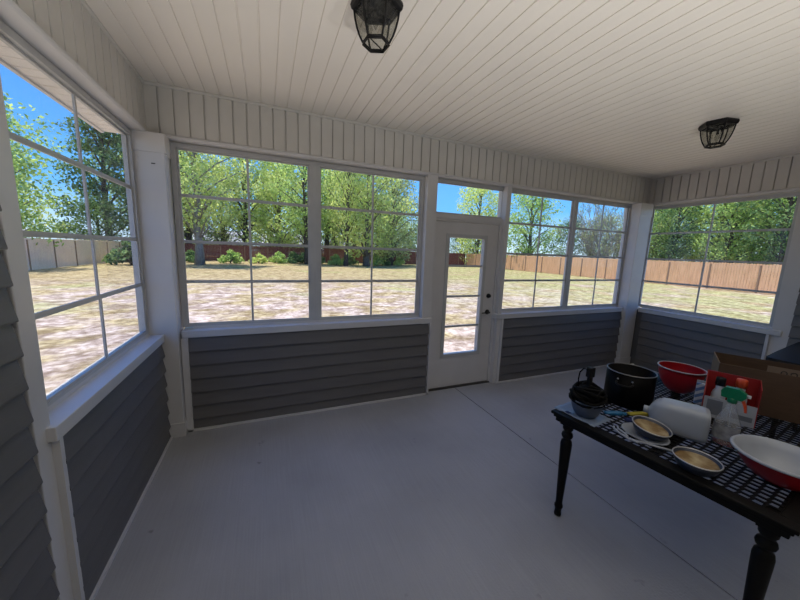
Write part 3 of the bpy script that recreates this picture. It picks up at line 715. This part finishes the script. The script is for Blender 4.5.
fence('wooden_fence',(-12.1,41.15),(28.0,41.6),M['fence_red'],'dark red brown wooden fence across the back of the yard',seed=3,side=1)
fence('wooden_fence',(-12.35,10),(-12.35,41),M['fence_pale'],'pale tan wooden fence seen through the left window',seed=4,side=1)

# ---- neighbouring houses behind the back fence
def house(x,y,w,dp,hw,hr,rz,label):
    t=empty('house',(x,y,G),rz); tag(t,label,'house','neighbouring houses')
    s=MB(); s.box((-w/2,-dp/2,0),(w/2,dp/2,hw)); s.add([(-w/2,-dp/2,hw),(-w/2,dp/2,hw),(-w/2,0,hw+hr),(w/2,-dp/2,hw),(w/2,dp/2,hw),(w/2,0,hw+hr)],[(0,1,2),(5,4,3),(0,3,4,1)]); s.build('walls',M['housewall'],t)
    s=MB(); o=.35
    k=hr/(dp/2)
    s.extrude([(-dp/2-o,hw-o*k),(0,hw+hr),(dp/2+o,hw-o*k),(dp/2+o,hw-o*k+.15),(0,hw+hr+.15),(-dp/2-o,hw-o*k+.15)],(-w/2-o,0,0),(0,1,0),(0,0,1),(1,0,0),w+2*o); s.build('roof',M['houseroof'],t)
    for xx in (-w*.28,w*.22):
        s=MB(); s.box((xx-.6,-dp/2-.03,1.0),(xx+.6,-dp/2+.02,2.2)); s.build('window',M['houseglass'],t)
house(-8.5,66,9,7,2.3,1.9,.1,'pale house with a light grey gable roof behind the left end of the red fence')
house(4,68,9,7,2.3,1.9,-.1,'pale house with a light grey roof behind the middle of the red fence')
house(16.5,65,8,7,2.3,2.0,.25,'pale house behind the red fence, seen through the second window from the left corner')
house(-33,52,10,8,2.5,2.2,.9,'pale house among trees behind the fence seen through the left window')

# ---- vegetation
def leaves(s, centers, per, rad, size, q, flat=1.0):
    for c in centers:
        cr=rad*q.uniform(.7,1.25)
        for _ in range(per):
            while True:
                v=Vector((q.uniform(-1,1),q.uniform(-1,1),q.uniform(-1,1)))
                if v.length<=1: break
            p=c+Vector((v.x*cr,v.y*cr,v.z*cr*.75*flat))
            nrm=(v*.8+Vector((q.gauss(0,.6),q.gauss(0,.6),q.gauss(.35,.6))))
            if nrm.length<1e-3: continue
            nrm.normalize(); a=nrm.orthogonal().normalized(); a.rotate(Matrix.Rotation(q.uniform(0,6.28),3,nrm)); b_=nrm.cross(a)
            L=size*q.uniform(.6,1.4); W=L*.55
            s.v += [tuple(p-a*L*.5),tuple(p+b_*W*.5),tuple(p+a*L*.5),tuple(p-b_*W*.5)]
            n=len(s.v); s.f.append([n-4,n-3,n-2,n-1]); s.m.append(0); s.sm.append(False)
def tree_proto(kind, seed):
    q=random.Random(seed); t=empty({'round':'broadleaf_tree','tall':'tall_tree','bare':'bare_tree','shrub':'shrub','conifer':'pine_tree'}[kind])
    s=MB(); lf=MB(); cents=[]
    if kind=='bare':
        def br(p,d,L,r,lev):
            pts=[p]; dd=d.copy()
            for k in range(4):
                dd=(dd+Vector((q.gauss(0,.10),q.gauss(0,.10),.05))).normalized(); pts.append(pts[-1]+dd*L/4)
            s.tube(pts,[r*(1-.5*k/4) for k in range(5)],5)
            if lev<4:
                for k in range(5 if lev<2 else 4):
                    f=pts[1+k%4]; e=(dd+Vector((q.gauss(0,.55),q.gauss(0,.55),q.gauss(.25,.3)))).normalized(); br(f,e,L*q.uniform(.5,.72),max(r*.45,.014),lev+1)
            elif q.random()<.25: cents.append(pts[-1])
        for k in range(4): br(Vector((q.uniform(-.3,.3),q.uniform(-.3,.3),0)),Vector((q.gauss(0,.28),q.gauss(0,.28),1)).normalized(),3.6,.12,0)
        leaves(lf,cents,5,.4,.16,q)
    elif kind=='shrub':
        for k in range(7):
            a=q.uniform(0,6.28); s.tube([(0,0,0),(.25*math.cos(a),.25*math.sin(a),.4),(.6*math.cos(a),.6*math.sin(a),1.0)],[.03,.02,.01],5)
        for k in range(26): a=q.uniform(0,6.28); r=q.uniform(0,.85); cents.append(Vector((r*math.cos(a)*1.3,r*math.sin(a),q.uniform(.2,1.15)*(1-.35*r))))
        leaves(lf,cents,60,.35,.20,q)
    else:
        Ht={'round':10,'tall':14,'conifer':13}[kind]; z0={'round':1.2,'tall':3.2,'conifer':2.5}[kind]; R0={'round':4.1,'tall':3.6,'conifer':2.8}[kind]
        lean=Vector((q.gauss(0,.03),q.gauss(0,.03),0)); pts=[];rr=[]
        for k in range(9):
            z=Ht*.86*k/8; pts.append(Vector((q.gauss(0,.06)*(k>0),q.gauss(0,.06)*(k>0),z))+lean*z); rr.append(.30*(1-.8*k/8)+(.10 if k==0 else 0))
        s.tube(pts,rr,9)
        nc={'round':70,'tall':70,'conifer':56}[kind]
        for k in range(nc):
            f=(k+.5)/nc; z=z0+(Ht-z0)*f
            if kind=='conifer': R=R0*(1-f)**.7+.4
            else: R=R0*math.sin(PI*min(.97,.16+f*.80))**.75
            a=k*2.4+q.uniform(-.4,.4); r=R*q.uniform(.35,1.0)
            c=Vector((r*math.cos(a),r*math.sin(a),z+q.uniform(-.4,.4)))+lean*z; cents.append(c)
            if k%2==0:
                zs=max(z0*.55,c.z-1.6-r*.25); b0=lean*zs+Vector((0,0,zs)); mid=(b0+c)/2+Vector((0,0,.25)); s.tube([b0,mid,c],[.09*(1-f*.5),.055,.02],5)
        if kind=='conifer': leaves(lf,cents,190,1.1,.24,q,.7)
        else: leaves(lf,cents,112,1.2,.25,q)
    return t,s,lf
protos={}
def get(kind,leaf,bark,seed):
    key=(kind,leaf,bark,seed)
    if key not in protos:
        t,s,lf=tree_proto(kind,seed)
        s.build({'shrub':'stems','bare':'branches'}.get(kind,'trunk'),M[bark],t)
        if lf.f: lf.build('foliage',M[leaf],t)
        protos[key]=[t,False]
    e=protos[key]
    if not e[1]: e[1]=True; return e[0]
    return copy_tree(e[0])
def plant(kind,leaf,bark,seed,x,y,sc,label,cat='tree',group=None,rz=None,sz=None):
    o=get(kind,leaf,bark,seed); o.location=(x,y,G); o.rotation_euler=(0,0,rnd.uniform(0,6.28) if rz is None else rz)
    o.scale=(sc,sc,sz or sc)
    for k in ('group',):
        if k in o: del o[k]
    tag(o,label,cat,group); return o
Y,MD,DK,OL='leaf_yellow','leaf_mid','leaf_dark','leaf_olive'
# in the yard, in front of the red fence
plant('tall',Y,'barkgrey',11,-5.5,33,1.12,'large oak with a thick pale trunk in front of the red fence, leftmost back window',sz=1.15)
plant('tall',MD,'barkdark',12,4.2,37.5,.95,'dark trunked tree in front of the red fence, right half of the leftmost back window')
plant('tall',Y,'barkdark',13,8.0,34.7,.72,'tall thin dark trunked tree at the left side of the second back window',sz=1.35)
plant('round',Y,'bark',14,10.6,35.6,1.15,'leafy tree with a thick grey trunk in the middle of the second back window',sz=1.3)
plant('round',OL,'bark',15,14.8,38.5,1.1,'pale olive leaning tree in front of the red fence just left of the door')
# behind the red fence
row=[(-13,45,'tall',MD,12,1.1),(-8.5,46,'tall',Y,11,1.25),(-2.5,47.5,'tall',Y,13,1.25),(1.5,45.5,'round',Y,14,1.3),(8,47,'tall',MD,12,1.25),(12,46,'tall',Y,11,1.1),(18,46,'round',MD,16,1.05),(23,47,'round',DK,15,.62)]
nm=['leftmost','second','third','fourth','fifth','sixth','seventh','rightmost']
for (x,y,k,l,sd,sc),w in zip(row,nm):
    plant(k,l,'bark' if k=='round' else 'barkdark',sd,x,y,sc,f'green tree growing behind the red fence, {w} from the left of that row','tree','trees behind the red fence')
for i,(x,y,k,l,sd,sc) in enumerate([(-11,52,'round',MD,15,1.25),(-5.5,52,'round',OL,16,1.3),(1.5,53,'round',Y,17,1.25),(10.3,52.5,'round',OL,15,1.3),(15.2,51,'round',MD,17,1.1),(20.5,52,'round',Y,14,.8)]):
    plant(k,l,'bark',sd,x,y,sc,'tree in the farther row beyond the red fence, half hidden behind the nearer trees','tree','farther row of trees beyond the red fence')
# undergrowth at the red fence
for (x,y,l,sc,w) in [(-8.6,37.5,Y,.95,'left of the oak trunk'),(-3.4,36.5,MD,1.0,'just right of the oak trunk'),(-.8,37,Y,.8,'second right of the oak trunk'),(4.6,38.5,DK,1.5,'round the dark trunk'),(7.2,36,MD,.9,'at the foot of the thin trunk'),(12.2,37.0,MD,1.0,'right of the grey trunk'),(15.6,38,Y,.85,'nearest the door'),(-6.9,37.2,DK,.9,'just behind the oak trunk'),(1.2,38.2,MD,.95,'third right of the oak trunk'),(2.8,38.8,DK,1.0,'just left of the dark trunk'),(9.2,37.6,DK,.95,'between the thin and the grey trunks'),(13.8,37.9,DK,.9,'second right of the grey trunk')]:
    plant('shrub',l,'barkdark',21,x,y,sc,f'low shrub in front of the red fence, {w}','shrub','shrubs along the red fence')
# behind the right fence, from the corner towards the house
plant('round',DK,'barkdark',15,31,47.0,.62,'small dark tree above the fence corner, seen through the door glass',)
plant('round',Y,'bark',14,30.5,42.0,1.12,'bright leafy tree beside the door, tall enough to show in the transom',sz=1.25)
plant('round',MD,'bark',16,31.5,32.0,1.05,'big bright green tree behind the tan fence, first window right of the door',sz=1.02)
plant('round',DK,'barkdark',17,32.5,26.8,.60,'lower dark green tree behind the tan fence, just right of the big bright one')
plant('bare','leaf_olive','barkgrey',31,32.5,23.2,1.02,'bare grey branching tree behind the tan fence, rightmost back window')
plant('bare','leaf_olive','barkgrey',31,34.5,20.2,.85,'second bare grey tree behind the tan fence, beside the right corner post',rz=2)
plant('round',OL,'bark',15,34,23.8,.62,'low olive tree among the bare grey trees behind the tan fence')
plant('round',MD,'barkdark',16,34,18.2,.72,'green tree behind the tan fence, left edge of the right wall window')
plant('tall',DK,'barkdark',12,32,16.6,.62,'dark trunked tree behind the tan fence, second from the left in the right wall window')
plant('round',Y,'barkdark',14,35,15.0,.95,'yellow green tree behind the tan fence, left of centre in the right wall window')
plant('tall',MD,'barkdark',13,32.5,13.2,.66,'dark forked tree behind the tan fence, middle of the right wall window')
plant('round',MD,'bark',17,35.5,11.8,.95,'leafy tree behind the tan fence, right of centre in the right wall window')
plant('tall',DK,'barkdark',12,32,10.0,.62,'dark tree behind the tan fence, near the right end of the right wall window')
plant('round',Y,'bark',16,36,8.0,.80,'bright leafy tree behind the tan fence, rightmost in the right wall window')
plant('round',MD,'barkdark',15,40,21.0,.85,'tree far behind the bare grey trees')
plant('round',DK,'barkdark',17,41,15.0,.95,'dark tree farthest back beyond the right wall window')
# left window
plant('round',MD,'bark',16,-15.2,26.6,.98,'big round green tree behind the pale fence, left half of the left window')
plant('round',Y,'bark',14,-17.5,31.5,.80,'yellow green tree behind the pale fence, middle of the left window')
plant('conifer',DK,'barkdark',41,-14.0,39.5,1.15,'dark pine reaching highest at the right side of the left window')
plant('round',DK,'barkdark',17,-13.8,37.0,.55,'low dark tree at the fence, right half of the left window')
plant('shrub',DK,'barkdark',21,-9.9,31.5,1.5,'dark shrub in front of the pale fence, right half of the left window','shrub')
plant('round',OL,'bark',15,-21,33,.75,'olive tree far behind the pale fence, left edge of the left window')

# ------------------------------------------------------------------ light
SUN=Vector((-.8,.6,0)).normalized()*math.cos(math.radians(76.5))+Vector((0,0,math.sin(math.radians(76.5))))
sd=bpy.data.lights.new('sun','SUN'); sd.energy=5.0; sd.angle=.009; sd.color=(1,.95,.87)
so=bpy.data.objects.new('sun',sd); C.objects.link(so); so.rotation_euler=SUN.to_track_quat('Z','Y').to_euler(); so.location=(0,-10,20)
w=bpy.data.worlds.new('sky'); bpy.context.scene.world=w; w.use_nodes=True; nt=w.node_tree; N=nt.nodes; L=nt.links
bg=N['Background']; tc=N.new('ShaderNodeTexCoord'); sp=N.new('ShaderNodeSeparateXYZ'); L.new(tc.outputs['Generated'],sp.inputs[0])
rp=N.new('ShaderNodeValToRGB'); e=rp.color_ramp.elements
e[0].position=0; e[0].color=(.62,.80,.95,1); e[1].position=1; e[1].color=(.05,.22,.80,1)
q=e.new(.12); q.color=(.14,.44,.90,1); q=e.new(.42); q.color=(.05,.23,.76,1)
L.new(sp.outputs[2],rp.inputs[0]); L.new(rp.outputs[0],bg.inputs[0]); bg.inputs[1].default_value=1.0

# ------------------------------------------------------------------ camera
f,yaw,pitch,roll,h=317.82,.3983,-.1528,.0355,1.6887
cy,sy=math.cos(yaw),math.sin(yaw)
F=Vector((sy*math.cos(pitch),cy*math.cos(pitch),math.sin(pitch))); R0=Vector((cy,-sy,0)); U0=R0.cross(F)
R=R0*math.cos(roll)+U0*math.sin(roll); U=-R0*math.sin(roll)+U0*math.cos(roll)
cd=bpy.data.cameras.new('camera'); cam=bpy.data.objects.new('camera',cd); C.objects.link(cam)
cam.matrix_world=Matrix(((R.x,U.x,-F.x,0),(R.y,U.y,-F.y,0),(R.z,U.z,-F.z,h),(0,0,0,1)))
cd.sensor_width=36; cd.sensor_fit='HORIZONTAL'; cd.lens=36*f/800; cd.clip_start=.01; cd.clip_end=500
sc=bpy.context.scene; sc.camera=cam
sc.view_settings.view_transform='Standard'; sc.view_settings.look='None'; sc.view_settings.exposure=.6; sc.view_settings.gamma=1; sc.view_settings.use_curve_mapping=False
sc.cycles.max_bounces=10; sc.cycles.diffuse_bounces=6; sc.cycles.transparent_max_bounces=24; sc.cycles.caustics_reflective=False; sc.cycles.caustics_refractive=False
sc.cycles.use_denoising=True; sc.cycles.sample_clamp_indirect=8
